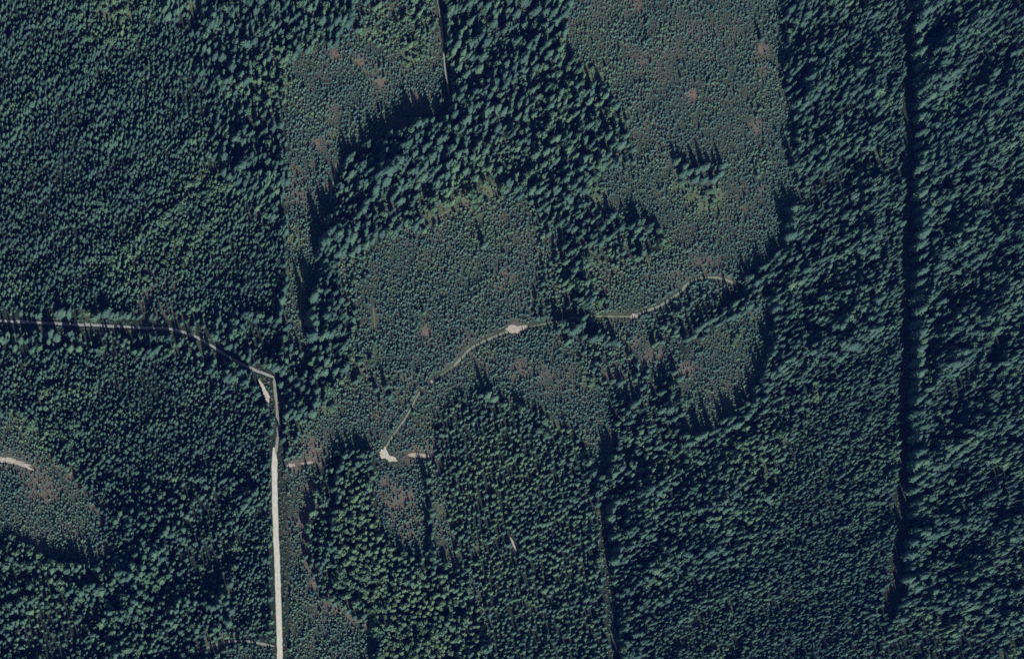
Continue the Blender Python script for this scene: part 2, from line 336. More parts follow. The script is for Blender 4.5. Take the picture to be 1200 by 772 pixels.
def earth(name, ca, cb, scale=.25, detail_scale=2.0):
    m, nt, b = mat(name)
    tc = node(nt, 'ShaderNodeTexCoord')
    n1 = node(nt, 'ShaderNodeTexNoise'); n1.inputs['Scale'].default_value = scale; n1.inputs['Detail'].default_value = 6
    n2 = node(nt, 'ShaderNodeTexNoise'); n2.inputs['Scale'].default_value = detail_scale; n2.inputs['Detail'].default_value = 4
    nt.links.new(tc.outputs['Object'], n1.inputs['Vector']); nt.links.new(tc.outputs['Object'], n2.inputs['Vector'])
    mx = node(nt, 'ShaderNodeMath', operation='ADD'); nt.links.new(n1.outputs[0], mx.inputs[0]); nt.links.new(n2.outputs[0], mx.inputs[1])
    ms = node(nt, 'ShaderNodeMath', operation='MULTIPLY_ADD'); ms.inputs[1].default_value = 1.4; ms.inputs[2].default_value = -.9
    nt.links.new(mx.outputs[0], ms.inputs[0])
    cr = node(nt, 'ShaderNodeValToRGB')
    cr.color_ramp.elements[0].color = (*ca, 1); cr.color_ramp.elements[1].color = (*cb, 1)
    nt.links.new(ms.outputs[0], cr.inputs[0])
    # wheel paths stay pale, the crown and the shoulders carry loose brown grit
    ac = node(nt, 'ShaderNodeAttribute', attribute_name='across')
    wob = node(nt, 'ShaderNodeMath', operation='MULTIPLY_ADD'); wob.inputs[1].default_value = .35
    nt.links.new(n1.outputs[0], wob.inputs[0])
    sh = node(nt, 'ShaderNodeMath', operation='SUBTRACT'); sh.inputs[1].default_value = .17
    nt.links.new(ac.outputs['Fac'], sh.inputs[0]); nt.links.new(sh.outputs[0], wob.inputs[2])
    wr = node(nt, 'ShaderNodeValToRGB')
    we = wr.color_ramp.elements
    we[0].position = .05; we[0].color = (.8, .78, .72, 1)
    we[1].position = 1.0; we[1].color = (.42, .40, .30, 1)
    for p_, c_ in ((.2, (1, 1, 1, 1)), (.72, (1, 1, .98, 1)), (.88, (.72, .70, .58, 1))):
        q_ = we.new(p_); q_.color = c_
    nt.links.new(wob.outputs[0], wr.inputs[0])
    mm = node(nt, 'ShaderNodeMix', data_type='RGBA', blend_type='MULTIPLY'); mm.inputs[0].default_value = 1.0
    nt.links.new(cr.outputs[0], mm.inputs[6]); nt.links.new(wr.outputs[0], mm.inputs[7])
    nt.links.new(mm.outputs[2], b.inputs['Base Color'])
    bp = node(nt, 'ShaderNodeBump'); bp.inputs['Strength'].default_value = .4; bp.inputs['Distance'].default_value = .3
    nt.links.new(n2.outputs[0], bp.inputs['Height']); nt.links.new(bp.outputs[0], b.inputs['Normal'])
    b.inputs['Roughness'].default_value = .95
    return m


EARTH = {
    'gravel': earth('pale_gravel', (.33, .325, .285), (.50, .49, .44)),
    'roadgrey': earth('grey_forest_gravel', (.17, .178, .174), (.28, .29, .285)),
    'trackpale': earth('pale_track_dirt', (.13, .145, .12), (.27, .27, .24)),
    'trackmid': earth('grassy_track_dirt', (.11, .14, .10), (.22, .25, .19)),
    'trackgreen': earth('overgrown_track', (.08, .11, .065), (.16, .19, .12)),
    'landing': earth('sandy_landing', (.26, .24, .20), (.46, .43, .36), .5),
    'dirt': earth('bare_dirt', (.22, .195, .16), (.38, .345, .285)),
    'dirtred': earth('reddish_bare_dirt', (.18, .13, .11), (.34, .25, .22)),
}

# ------------------------------------------------------------------ ground: one sheet to the horizon
gx = np.concatenate([[-15000, -9000, -5000, -3000, -1800, -1100], np.arange(-760, 761, 2.6), [1100, 1800, 3000, 5000, 9000, 15000]])
gy = np.concatenate([[-15000, -9000, -5000, -3000, -1800, -1000], np.arange(-560, 561, 2.6), [1000, 1800, 3000, 5000, 9000, 15000]])
GX, GY = np.meshgrid(gx, gy)
nx, ny = len(gx), len(gy)
verts = np.stack([GX.ravel(), GY.ravel(), np.zeros(nx * ny)], 1)
ii = (np.arange(ny - 1)[:, None] * nx + np.arange(nx - 1)[None, :]).ravel()
faces = np.stack([ii, ii + 1, ii + nx + 1, ii + nx], 1)


def mesh_np(name, v, f):
    me = bpy.data.meshes.new(name)
    k = f.shape[1]
    me.vertices.add(len(v)); me.vertices.foreach_set('co', np.asarray(v, np.float32).ravel())
    me.loops.add(f.size); me.loops.foreach_set('vertex_index', f.astype(np.int32).ravel())
    me.polygons.add(len(f))
    me.polygons.foreach_set('loop_start', np.arange(0, f.size, k, dtype=np.int32))
    me.update(calc_edges=True)
    me.validate()
    return me


gm = mesh_np('ground', verts, faces)
PX, PY = g2p(np.clip(GX.ravel(), -900, 900), np.clip(GY.ravel(), -650, 650))
gz = zone_of(PX, PY, 6)
nz = vnoise(PX, PY, 9., 77, 3)
soil = spots(PX, PY, SOIL, nz)
grass = spots(PX, PY, GRASS, nz)
base = np.select([gz == SAP, gz == MIX, gz == OPEN, gz == YOUNG, gz == LOOSE], [1.0, .7, .12, .12, .25], .0)  # OPEN strips get a low value: cutline shade is put into the ground colour
patch = np.clip((vnoise(PX, PY, 28., 131, 4) - .54) * 5, 0, 1) * np.isin(gz, (SAP, MIX)) * .25
soil = np.maximum(soil, patch)
outside = (np.abs(GX.ravel()) > 770) | (np.abs(GY.ravel()) > 570)
for q in (soil, grass, base):
    q[outside] = 0
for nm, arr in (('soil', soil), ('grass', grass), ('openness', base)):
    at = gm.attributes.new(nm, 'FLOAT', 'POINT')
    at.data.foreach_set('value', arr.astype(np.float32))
MG, nt, b = mat('forest_ground')
tc = node(nt, 'ShaderNodeTexCoord')
n1 = node(nt, 'ShaderNodeTexNoise'); n1.inputs['Scale'].default_value = .35; n1.inputs['Detail'].default_value = 5
n2 = node(nt, 'ShaderNodeTexNoise'); n2.inputs['Scale'].default_value = .9; n2.inputs['Detail'].default_value = 5
for n in (n1, n2):
    nt.links.new(tc.outputs['Object'], n.inputs['Vector'])


def ramp(nt, src, ca, cb, lo=.35, hi=.65):
    cr = node(nt, 'ShaderNodeValToRGB')
    cr.color_ramp.elements[0].position = lo; cr.color_ramp.elements[0].color = (*ca, 1)
    cr.color_ramp.elements[1].position = hi; cr.color_ramp.elements[1].color = (*cb, 1)
    nt.links.new(src, cr.inputs[0])
    return cr.outputs[0]


def mixc(nt, fac, A, B):
    m = node(nt, 'ShaderNodeMix', data_type='RGBA')
    nt.links.new(fac, m.inputs[0]); nt.links.new(A, m.inputs[6]); nt.links.new(B, m.inputs[7])
    return m.outputs[2]


def att(nt, nm):
    return node(nt, 'ShaderNodeAttribute', attribute_name=nm).outputs['Fac']


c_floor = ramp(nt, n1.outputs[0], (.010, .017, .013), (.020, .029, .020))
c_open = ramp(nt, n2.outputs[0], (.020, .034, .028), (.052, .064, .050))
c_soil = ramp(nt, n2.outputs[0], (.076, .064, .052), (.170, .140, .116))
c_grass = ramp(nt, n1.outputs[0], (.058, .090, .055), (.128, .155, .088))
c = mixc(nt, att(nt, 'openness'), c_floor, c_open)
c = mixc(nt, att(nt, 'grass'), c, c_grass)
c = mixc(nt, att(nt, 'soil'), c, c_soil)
nt.links.new(c, b.inputs['Base Color'])
bp = node(nt, 'ShaderNodeBump'); bp.inputs['Strength'].default_value = .8; bp.inputs['Distance'].default_value = .8
nt.links.new(n2.outputs[0], bp.inputs['Height']); nt.links.new(bp.outputs[0], b.inputs['Normal'])
b.inputs['Roughness'].default_value = 1.0
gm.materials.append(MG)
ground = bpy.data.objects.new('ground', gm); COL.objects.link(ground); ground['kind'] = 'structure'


# ------------------------------------------------------------------ roads
def resample(pts, step):
    out = [pts[0]]
    for (xa, ya), (xb, yb) in zip(pts[:-1], pts[1:]):
        n = max(1, int(math.hypot(xb - xa, yb - ya) / step))
        out += [(xa + (xb - xa) * i / n, ya + (yb - ya) * i / n) for i in range(1, n + 1)]
    return out


def smooth(pts):
    for _ in range(2):
        q = [pts[0]]
        for p0, p1 in zip(pts[:-1], pts[1:]):
            q += [(p0[0] * .75 + p1[0] * .25, p0[1] * .75 + p1[1] * .25), (p0[0] * .25 + p1[0] * .75, p0[1] * .25 + p1[1] * .75)]
        pts = q + [pts[-1]]
    return pts


zoff = 0.05
for name, pts, w, mk in ROADS:
    s = resample(smooth(pts), 1.6)
    X, Y = p2g(np.array([p[0] for p in s]), np.array([p[1] for p in s]))
    tx, ty = np.gradient(X), np.gradient(Y)
    L = np.hypot(tx, ty) + 1e-9
    nxv, nyv = -ty / L, tx / L
    rough = .09 if mk == 'gravel' else .3
    vl = w / 2 * (1 + rough * 2 * (vnoise(X, Y, 5., 3) - .5) * 2); vr = w / 2 * (1 + rough * 2 * (vnoise(X, Y, 5., 9) - .5) * 2)
    fade = np.clip(np.minimum(np.arange(len(X)), np.arange(len(X))[::-1]) / 2.5, .15, 1)
    if mk not in ('gravel', 'roadgrey'):
        vl *= fade; vr *= fade
    elif mk == 'gravel':
        taper = np.clip(.4 + np.arange(len(X)) / 14., 0, 1)
        vl *= taper; vr *= taper
    cols = np.array([-1, -.8, -.62, -.3, -.12, .12, .3, .62, .8, 1.])
    n = len(X); v = []
    for c_ in cols:
        wv = np.where(c_ < 0, vl, vr) * c_
        v.append(np.stack([X - nxv * wv, Y - nyv * wv, np.full_like(X, zoff + .04 * (1 - c_ * c_))], 1))
    v = np.concatenate(v)
    i = np.arange(n - 1)
    f = np.concatenate([np.stack([i + k * n, i + (k + 1) * n, i + (k + 1) * n + 1, i + k * n + 1], 1) for k in range(len(cols) - 1)])
    o = bpy.data.objects.new(name, mesh_np(name, v, f)); COL.objects.link(o)
    at = o.data.attributes.new('across', 'FLOAT', 'POINT')
    at.data.foreach_set('value', np.repeat(np.abs(cols), n).astype(np.float32))
    o.data.materials.append(EARTH[mk]); o['kind'] = 'structure'
    zoff += .012
for pts, mk in PADS:
    s = resample(smooth(pts + [pts[0]])[:-1], .8)
    px = np.array([p[0] for p in s]); py = np.array([p[1] for p in s])
    jr = 1 + (vnoise(px, py, 2.2, 41) - .5) * .8
    cx, cy = px.mean(), py.mean()
    X, Y = p2g(cx + (px - cx) * jr, cy + (py - cy) * jr)
    me = bpy.data.meshes.new('dirt_patch')
    me.from_pydata([(float(x), float(y), zoff) for x, y in zip(X, Y)], [], [list(range(len(X)))])
    me.update()
    if me.polygons[0].normal.z < 0:
        me.flip_normals()
    o = bpy.data.objects.new('dirt_patch', me); COL.objects.link(o)
    at = me.attributes.new('across', 'FLOAT', 'POINT'); at.data.foreach_set('value', [.45] * len(me.vertices))
    me.materials.append(EARTH[mk]); o['kind'] = 'structure'
    zoff += .012


# ------------------------------------------------------------------ tree shapes (unit height, unit crown radius)
def conifer_geo(seed, tiers, br, z0=.12, power=.85, core=.5, droop=.05, jag=.25):
    r = random.Random(seed)
    v, f = [], []
    n = 7
    zc = [z0, z0 + .25, .62, .96]
    for z in zc:
        rr = core * (1 - (z - z0) / (1 - z0)) ** power + .01
        for k in range(n):
            an = 2 * math.pi * k / n
            v.append((rr * math.cos(an), rr * math.sin(an), z))
    for j in range(3):
        for k in range(n):
            f.append((j * n + k, j * n + (k + 1) % n, (j + 1) * n + (k + 1) % n, (j + 1) * n + k))
    for ti in range(tiers):
        u = ti / (tiers - 1)
        z = z0 + (0.955 - z0) * u
        rad = (1 - u) ** power * (1 if u > .12 else .8) + .035
        m = max(4, int(br * (1 - .45 * u)))
        off = r.random() * 6.28
        for k in range(m):
            an = off + 2 * math.pi * (k + r.uniform(-.25, .25)) / m
            L = rad * r.uniform(1 - jag, 1 + jag * .35)
            wd = 2.2 * math.pi * rad / m * .42
            zz = z + r.uniform(-.3, .3) / tiers
            dz = droop * (.5 + L) + r.uniform(-.01, .02)
            ca, sa = math.cos(an), math.sin(an)
            b = len(v)

            def P(d, s, h):
                return (ca * d - sa * s, sa * d + ca * s, h)
            v += [P(.05 * L, 0, zz + .02), P(.55 * L, wd, zz - dz * .75), P(.5 * L, 0, zz + .012 - dz * .2), P(.55 * L, -wd, zz - dz * .75), P(L, 0, zz - dz)]
            f += [(b, b + 2, b + 1), (b, b + 3, b + 2), (b + 1, b + 2, b + 4), (b + 2, b + 3, b + 4)]
    b = len(v)
    for k in range(4):
        an = k * math.pi / 2
        v.append((.06 * math.cos(an), .06 * math.sin(an), .93))
    v.append((0, 0, 1.0))
    for k in range(4):
        f.append((b + k, b + (k + 1) % 4, b + 4))
    return v, f


def trunk_geo(r0, top, limbs=0, seed=1):
    rr = random.Random(seed)
    v, f = [], []
    n = 6
    for z, s in ((-.01, 1.25), (.06, 1), (.5 * top, .7), (top, .25)):
        for k in range(n):
            an = 2 * math.pi * k / n
            v.append((r0 * s * math.cos(an), r0 * s * math.sin(an), z))
    for j in range(3):
        for k in range(n):
            f.append((j * n + k, j * n + (k + 1) % n, (j + 1) * n + (k + 1) % n, (j + 1) * n + k))
    for i in range(limbs):
        an = 2 * math.pi * i / limbs + rr.uniform(-.4, .4)
        z = top * rr.uniform(.45, .8)
        ca, sa = math.cos(an), math.sin(an)
        b = len(v)
        w = r0 * .35
        L = rr.uniform(.4, .6)
        for d, zz, ww in ((0, z, w), (L, z + .22, w * .4)):
            v += [(ca * d - sa * ww, sa * d + ca * ww, zz), (ca * d + sa * ww, sa * d - ca * ww, zz), (ca * d, sa * d, zz + ww * .5)]
        for k in range(3):
            f.append((b + k, b + (k + 1) % 3, b + 3 + (k + 1) % 3, b + 3 + k))
    return v, f


def leafy_geo(seed, lobes, leaves, zlo=.25, size=.2):
    r = random.Random(seed)
    v, f = [], []
    cs = [(0, 0, .68, .62, .3)]
    for i in range(lobes):
        an = 2 * math.pi * i / lobes + r.uniform(-.4, .4)
        d = r.uniform(.35, .62)
        cs.append((d * math.cos(an), d * math.sin(an), r.uniform(zlo + .15, .72), r.uniform(.32, .5), r.uniform(.17, .28)))
    for cx, cy, cz, rx, rz in cs:                     # inner cores
        b = len(v)
        rx2, rz2 = rx * .68, rz * .68
        v.append((cx, cy, cz + rz2)); v.append((cx, cy, cz - rz2))
        for k in range(6):
            an = k * math.pi / 3
            v.append((cx + rx2 * math.cos(an), cy + rx2 * math.sin(an), cz))
        for k in range(6):
            f.append((b, b + 2 + k, b + 2 + (k + 1) % 6)); f.append((b + 1, b + 2 + (k + 1) % 6, b + 2 + k))
    for i in range(leaves):
        cx, cy, cz, rx, rz = r.choice(cs)
        d = Vector((r.gauss(0, 1), r.gauss(0, 1), r.gauss(.25, 1))).normalized()
        q = r.uniform(.75, 1.05)
        p = Vector((cx + d.x * rx * q, cy + d.y * rx * q, cz + d.z * rz * q))
        nrm = (d + Vector((r.uniform(-.6, .6), r.uniform(-.6, .6), r.uniform(-.2, .8)))).normalized()
        ta = nrm.orthogonal().normalized(); tb = nrm.cross(ta)
        s = size * r.uniform(.6, 1.2)
        b = len(v)
        for (i1, i2) in ((-.6, -.5), (.5, -.6), (.6, .5), (-.5, .6)):
            w = ta * i1 * s + tb * i2 * s
            v.append((p.x + w.x, p.y + w.y, p.z + w.z * .45))
        f.append((b, b + 1, b + 2, b + 3))
    return v, f


def mk(name, geo, *mats):
    me = bpy.data.meshes.new(name)
    me.from_pydata(geo[0], [], geo[1]); me.update()
    for m in mats:
        me.materials.append(m)
    return me


G_TALL = [conifer_geo(10 + i, 15, 9, z0=.10 + .05 * (i % 2), power=.52 + .1 * (i % 3), core=.55, droop=.035, jag=.42) for i in range(5)]
G_DENSE = [conifer_geo(40 + i, 9, 8, z0=.2, power=.62 + .1 * (i % 2), core=.5, droop=.05, jag=.38) for i in range(4)]
G_YOUNG = [conifer_geo(60 + i, 8, 8, z0=.06, power=.75, core=.55, droop=.06, jag=.28) for i in range(4)]
G_SAP = [conifer_geo(80 + i, 5, 7, z0=.08, power=.8, core=.5, droop=.08, jag=.3) for i in range(4)]
G_BRD = [leafy_geo(100 + i, 6, 200, .2, .26) for i in range(4)]
G_SHR = [leafy_geo(120 + i, 4, 46, .05, .4) for i in range(3)]
ME_TALL = [mk('conifer_crown', g, M_CON) for g in G_TALL]
ME_DENSE = [mk('second_growth_crown', g, M_CON) for g in G_DENSE]
ME_YOUNG = [mk('young_crown', g, M_CON) for g in G_YOUNG]
ME_SAP = [mk('sapling', g, M_SAP) for g in G_SAP]
ME_BRD = [mk('broadleaf_crown', g, M_BRD) for g in G_BRD]
ME_SHR = [mk('shrub', g, M_SHR) for g in G_SHR]
ME_TRUNK = mk('conifer_trunk', trunk_geo(.1, .95), M_BRK)
ME_LIMB = mk('broadleaf_trunk', trunk_geo(.07, .7, 5), M_BRK)

# ------------------------------------------------------------------ named individuals: tall conifers in rows and alone
ORD = 'first second third fourth fifth sixth seventh eighth ninth tenth eleventh twelfth thirteenth fourteenth fifteenth sixteenth seventeenth eighteenth nineteenth'.split()
TENS = {2: 'twenty', 3: 'thirty', 4: 'forty', 5: 'fifty'}
TENTH = {2: 'twentieth', 3: 'thirtieth', 4: 'fortieth', 5: 'fiftieth'}


def ordinal(n):
    if n < 20:
        return ORD[n - 1]
    return TENTH[n // 10] if n % 10 == 0 else TENS[n // 10] + '-' + ORD[n % 10 - 1]


# pixel polyline of the trunks' feet, step px, height, (label around the ordinal), group
ROWS = [
    ([(1073, 8), (1072, 100), (1071, 250), (1069, 390), (1067, 500), (1065, 600), (1057, 690)], 15.0, 47, '{} tall conifer from the top along the ragged right edge of the cutline', 'tall conifers along the right edge of the cutline'),
    ([(914, 382), (906, 432), (894, 466), (868, 494), (840, 512), (808, 528)], 8.6, 29, '{} tall conifer from the top of the long-shadowed row edging the kidney-shaped clearing', 'tall conifers edging the kidney-shaped clearing'),
    ([(948, 262), (934, 298), (905, 324), (880, 346), (850, 366), (815, 390), (802, 402)], 9.0, 28, '{} tall conifer from the top in the dark belt below the big upper clearing', 'tall conifers in the belt below the big clearing'),
    ([(532, 122), (524, 146), (500, 172), (470, 196), (446, 220), (424, 246), (408, 284)], 9.0, 36, '{} tall conifer from the top along the lower edge of the upper left clearing', 'tall conifers along the upper left clearing'),
    ([(716, 122), (730, 158), (740, 196)], 9.0, 25, '{} conifer from the top at the ragged left edge of the big upper clearing', 'conifers at the left edge of the big clearing'),
    ([(394, 556), (392, 580), (388, 612), (388, 650), (397, 680)], 9.0, 27, '{} conifer from the top of the curved dark edge of the bright tree hump', 'conifers on the left edge of the hump'),
    ([(398, 549), (430, 544)], 8.0, 26, '{} conifer along the top of the hump, shading the dirt track', 'conifers along the top of the hump'),
    ([(2, 650), (40, 668), (75, 680), (105, 676), (132, 668)], 9.5, 20, '{} conifer from the photo edge below the oval clearing at far left', 'conifers below the oval clearing'),
    ([(466, 660), (505, 666), (545, 674)], 8.5, 22, '{} conifer in the row along the bottom of the small inner clearing', 'conifers along the bottom of the small inner clearing'),
    ([(504, 566), (504, 600), (505, 646)], 7.5, 22, '{} conifer from the top in the upright line beside the small inner clearing', 'conifers in the line beside the small inner clearing'),
    ([(388, 286), (376, 318), (370, 350), (366, 392)], 9.0, 30, '{} tall conifer from the top of the dark belt beside the left wheel track', 'tall conifers in the belt beside the left wheel track'),
    ([(640, 276), (680, 292), (722, 300), (760, 292), (776, 286)], 9.5, 20, '{} conifer in the ragged belt reaching into the big clearing, from the tall stand', 'conifers in the belt reaching into the big clearing'),
    ([(768, 492), (780, 470), (796, 444)], 8.5, 28, '{} tall conifer from the bottom in the dark wedge beside the kidney-shaped clearing', 'tall conifers in the dark wedge'),
    ([(700, 590), (722, 580), (745, 562)], 9.0, 24, '{} conifer from the track end at the bottom tip of the central clearing', 'conifers at the bottom tip of the central clearing'),
    ([(0, 408), (100, 404), (195, 408), (240, 426), (298, 456)], 12.5, 12, '{} conifer from the photo edge in the row shading the grey forest road', 'conifers shading the grey forest road'),
    ([(926, 14), (929, 60), (932, 130), (940, 220)], 12.0, 23, '{} tall conifer from the top down the straight right edge of the big clearing', 'conifers down the right edge of the big clearing'),
    ([(660, 388), (668, 378), (680, 374), (694, 376)], 7.5, 25, '{} conifer in the dark clump beside the central sandy patch, from its left', 'conifers in the clump beside the sandy patch'),
]
LONE = [
    (566, 290, 27, 'lone tall conifer in the central clearing throwing one long narrow shadow'),
    (891, 48, 22, 'lone conifer with narrow shadow near the upper right corner of the big clearing'),
    (798, 93, 13, 'left of two small conifers standing alone inside the big upper clearing'),
    (815, 97, 12, 'right of two small conifers standing alone inside the big upper clearing'),
    (882, 128, 11, 'small lone conifer between the two pale patches in the big clearing'),
    (887, 208, 16, 'lone conifer right of the dark grove in the big clearing'),
    (496, 368, 17, 'small lone conifer amid saplings at the middle of the central clearing'),
    (440, 458, 22, 'leftmost of three conifers clustered left of the pale sloping track'),
    (452, 455, 25, 'tallest and rightmost of three conifers clustered left of the sloping track'),
    (445, 472, 16, 'lowest of three conifers clustered left of the pale sloping track'),
    (436, 512, 11, 'small lone conifer above the gravel pad'),
    (521, 492, 15, 'conifer with dark shadow beside the upper left corner of the young stand'),
    (473, 128, 13, 'lone dark conifer in the right part of the upper left clearing'),
    (558, 698, 13, 'lone conifer casting a slim shadow on the gap right of the hump'),
    (375, 741, 9, 'small lone conifer in the strip clearing beside the gravel road'),
]
GROVE = [(791, 192), (799, 198), (806, 204), (797, 207), (816, 202), (824, 198), (833, 200), (841, 206), (845, 197), (812, 213), (822, 214), (834, 213)]
for i, (gx_, gy_) in enumerate(GROVE):
    LONE.append((gx_, gy_, 24 + (i * 7) % 6, 'tall conifer of the dark rounded grove standing inside the big upper clearing'))

EMPTY_N = 0
placed_px = []


def add_tree(name, x, y, h, r, label, cat, group, crown, trunk, rz, tint):
    e = bpy.data.objects.new(name, None)
    e.empty_display_size = 1
    COL.objects.link(e)
    e.location = (x, y, 0); e.rotation_euler = (R(random.uniform(-2, 2)), R(random.uniform(-2, 2)), rz); e.scale = (r, r, h)
    e['label'] = label; e['category'] = cat
    if group:
        e['group'] = group
    for pn, me in (('crown', crown), ('trunk', trunk)):
        c = bpy.data.objects.new(pn, me); COL.objects.link(c); c.parent = e
        c['tint'] = tint
    return e


rr = random.Random(5)
n_ind = 0
for pts, step, h0, lab, grp in ROWS:
    tot = sum(math.hypot(q[0] - p[0], q[1] - p[1]) for p, q in zip(pts[:-1], pts[1:]))
    n = int(tot / step) + 1
    cum = 0
    for i in range(n):
        dd = i * step; k = 0
        for p, q in zip(pts[:-1], pts[1:]):
            L = math.hypot(q[0] - p[0], q[1] - p[1])
            if dd <= L or q is pts[-1]:
                px_ = p[0] + (q[0] - p[0]) * dd / L; py_ = p[1] + (q[1] - p[1]) * dd / L
                break
            dd -= L
        px_ += rr.uniform(-2.8, 2.8); py_ += rr.uniform(-2.6, 2.6)
        h = h0 * rr.uniform(.72, 1.18)
        x, y = p2g(px_, py_)
        add_tree('tall_conifer', float(x), float(y), h, h * rr.uniform(.13, .19), lab.format(ordinal(i + 1)), 'conifer tree', grp, ME_TALL[rr.randrange(5)], ME_TRUNK, rr.uniform(0, 6.28), rr.uniform(.1, .55))
        placed_px.append((px_, py_, 5.0)); n_ind += 1
for px_, py_, h, lab in LONE:
    x, y = p2g(px_, py_)
    grp = 'conifers of the dark grove in the big clearing' if 'grove standing' in lab else None
    add_tree('tall_conifer', float(x), float(y), h, h * (rr.uniform(.18, .22) if grp else rr.uniform(.16, .20)), lab, 'conifer tree', grp, ME_TALL[rr.randrange(5)], ME_TRUNK, rr.uniform(0, 6.28), rr.uniform(.1, .5))
    placed_px.append((px_, py_, 6.0)); n_ind += 1
print('named conifers', n_ind)

# ------------------------------------------------------------------ broadleaf bushes, in named clumps
BUSH = [
    (125, 14, 14, 5, 'yellow-green bushy tree in the light gap at the top left'),
    (150, 18, 12, 5, 'light green bushy tree right of the yellowish gap at the top'),
    (105, 45, 9, 3, 'light green tree in the small gap below the top left gap'),
    (258, 24, 3, 1, 'round pale green tree alone among dark conifers near the top'),
    (300, 72, 9, 4, 'light green tree left of the upper left clearing'),
    (334, 98, 9, 4, 'light green tree at the left edge of the upper left clearing'),
    (432, 36, 10, 5, 'bright green bush in the clump above the upper left clearing'),
    (480, 66, 12, 6, 'bright green bush near the upper right corner of the left clearing'),
    (500, 62, 9, 4, 'bush beside the narrow track bounding the upper left clearing'),
    (512, 242, 10, 5, 'light green bush on the left upper rim of the central clearing'),
    (560, 226, 18, 7, 'pale bush along the arched upper rim of the central clearing'),
    (448, 246, 9, 4, 'bush by the pale patch left of the central clearing'),
    (640, 42, 8, 3, 'green tree in the gap left of the big clearing'),
    (695, 88, 9, 5, 'bright yellow-green bush poking into the big clearing'),
    (717, 133, 9, 5, 'bright green bush at the left rim of the big clearing'),
    (640, 85, 12, 5, 'light green crown within the dark tall stand at the top middle'),
    (700, 224, 9, 4, 'green bush in the notch left of the big clearing'),
    (800, 213, 8, 5, 'yellow-green bush at the lower left foot of the dark grove'),
    (832, 232, 12, 7, 'light green bush below the dark grove in the big clearing'),
    (778, 286, 8, 4, 'light green bush at the tip of the ragged belt'),
    (696, 304, 9, 4, 'light green bush below the ragged belt'),
    (706, 354, 6, 3, 'bright green bush above the dark clump by the sandy patch'),
    (384, 476, 9, 4, 'light green bush near the road bend in the left of the clearing'),
    (422, 424, 7, 3, 'light green bush in the gap above the three clustered conifers'),
    (694, 448, 9, 5, 'yellow-green bush right of the central clearing'),
    (860, 396, 10, 4, 'green bush at the top of the kidney-shaped clearing'),
    (804, 470, 7, 4, 'green bush on the left rim of the kidney-shaped clearing'),
    (400, 606, 14, 8, 'bright green crown in the upper part of the tree hump'),
    (405, 672, 12, 6, 'bright green crown in the middle of the tree hump'),
    (430, 685, 14, 7, 'light green crown in the lower middle of the tree hump'),
    (446, 723, 12, 7, 'bright green bush at the lower left toe of the tree hump'),
    (400, 705, 8, 3, 'green bush along the reddish lower edge of the hump'),
    (480, 755, 16, 7, 'light green crown at the bottom below the hump'),
    (886, 545, 10, 4, 'pale green bush in the gap of the lower right forest'),
    (915, 512, 8, 4, 'yellow-green bush in the long gap right of the kidney-shaped clearing'),
    (955, 460, 8, 4, 'yellow-green bush above the fine even forest at right'),
    (940, 422, 8, 3, 'bush in the gap left of the cutline forest'),
    (1032, 112, 7, 3, 'green bush near the top left of the cutline'),
    (1030, 180, 6, 3, 'bright green bush left of the cutline in the upper right'),
    (1112, 112, 7, 3, 'green tree amid the dark forest right of the cutline'),
    (228, 218, 12, 6, 'yellow-green tree at the lit rim above the dark diagonal shade'),
    (215, 292, 14, 6, 'green tree above the brownish slope in the left forest'),
    (150, 295, 10, 4, 'light green tree in the middle of the left forest'),
    (52, 464, 9, 4, 'bright green tree in the forest below the grey forest road'),
    (35, 500, 9, 4, 'green bush rimming the oval clearing at top'),
    (82, 515, 9, 4, 'green tree right of the oval clearing'),
    (135, 668, 9, 4, 'light green tree at the lower right of the oval clearing'),
    (30, 660, 12, 5, 'light green tree below the oval clearing'),
    (190, 622, 10, 4, 'light green tree in the forest left of the gravel road'),
    (276, 640, 6, 4, 'yellow-green bush left of the small thicket by the gravel road'),
    (262, 748, 10, 5, 'yellow-green bush beside the short side track'),
    (110, 367, 8, 3, 'bright green bush above the grey forest road'),
    (200, 410, 7, 3, 'green bush below the grey forest road'),
    (640, 500, 10, 4, 'green tree near the top of the young even stand'),
    (545, 690, 9, 4, 'bush in the gap right of the tree hump'),
    (800, 656, 8, 3, 'light green tree in the lower middle forest'),
    (702, 660, 6, 3, 'yellow-green bush by the thin dark line at the bottom'),
    (852, 716, 9, 3, 'light green tree in the bottom right forest'),
    (1186, 764, 8, 4, 'yellow bush at the bottom right corner'),
]
bush_px = []
for bx_, by_, br_, n, lab in BUSH:
    for k in range(n):
        an = rr.uniform(0, 6.28); d = br_ * math.sqrt(rr.random()) * .9
        px_, py_ = bx_ + d * math.cos(an), by_ + d * math.sin(an)
        if road_dist(np.array([px_]), np.array([py_]))[0] < 2.0:
            continue
        zz = zone_of(np.array([px_]), np.array([py_]))[0]
        h = rr.uniform(4.5, 8) if zz in (SAP, MIX, OPEN) else (rr.uniform(10, 15) if zz in (YOUNG, DENSE) else rr.uniform(14, 22))
        r = rr.uniform(2.6, 4.4) if h < 9 else rr.uniform(3.2, 4.8)
        qx, qy = px_ - LX * h * .6, py_ - LY * h * .6
        x, y = p2g(qx, qy)
        add_tree('broadleaf_tree', float(x), float(y), h, r, lab, 'broadleaf tree', lab.replace('bush ', 'bushes ', 1).replace('tree ', 'trees ', 1) if n > 1 else None, ME_BRD[rr.randrange(4)], ME_LIMB, rr.uniform(0, 6.28), rr.uniform(.05, 1.0) * (.9 if 'yellow' in lab or 'bright' in lab else .6))
        bush_px.append((px_, py_, 3.2))


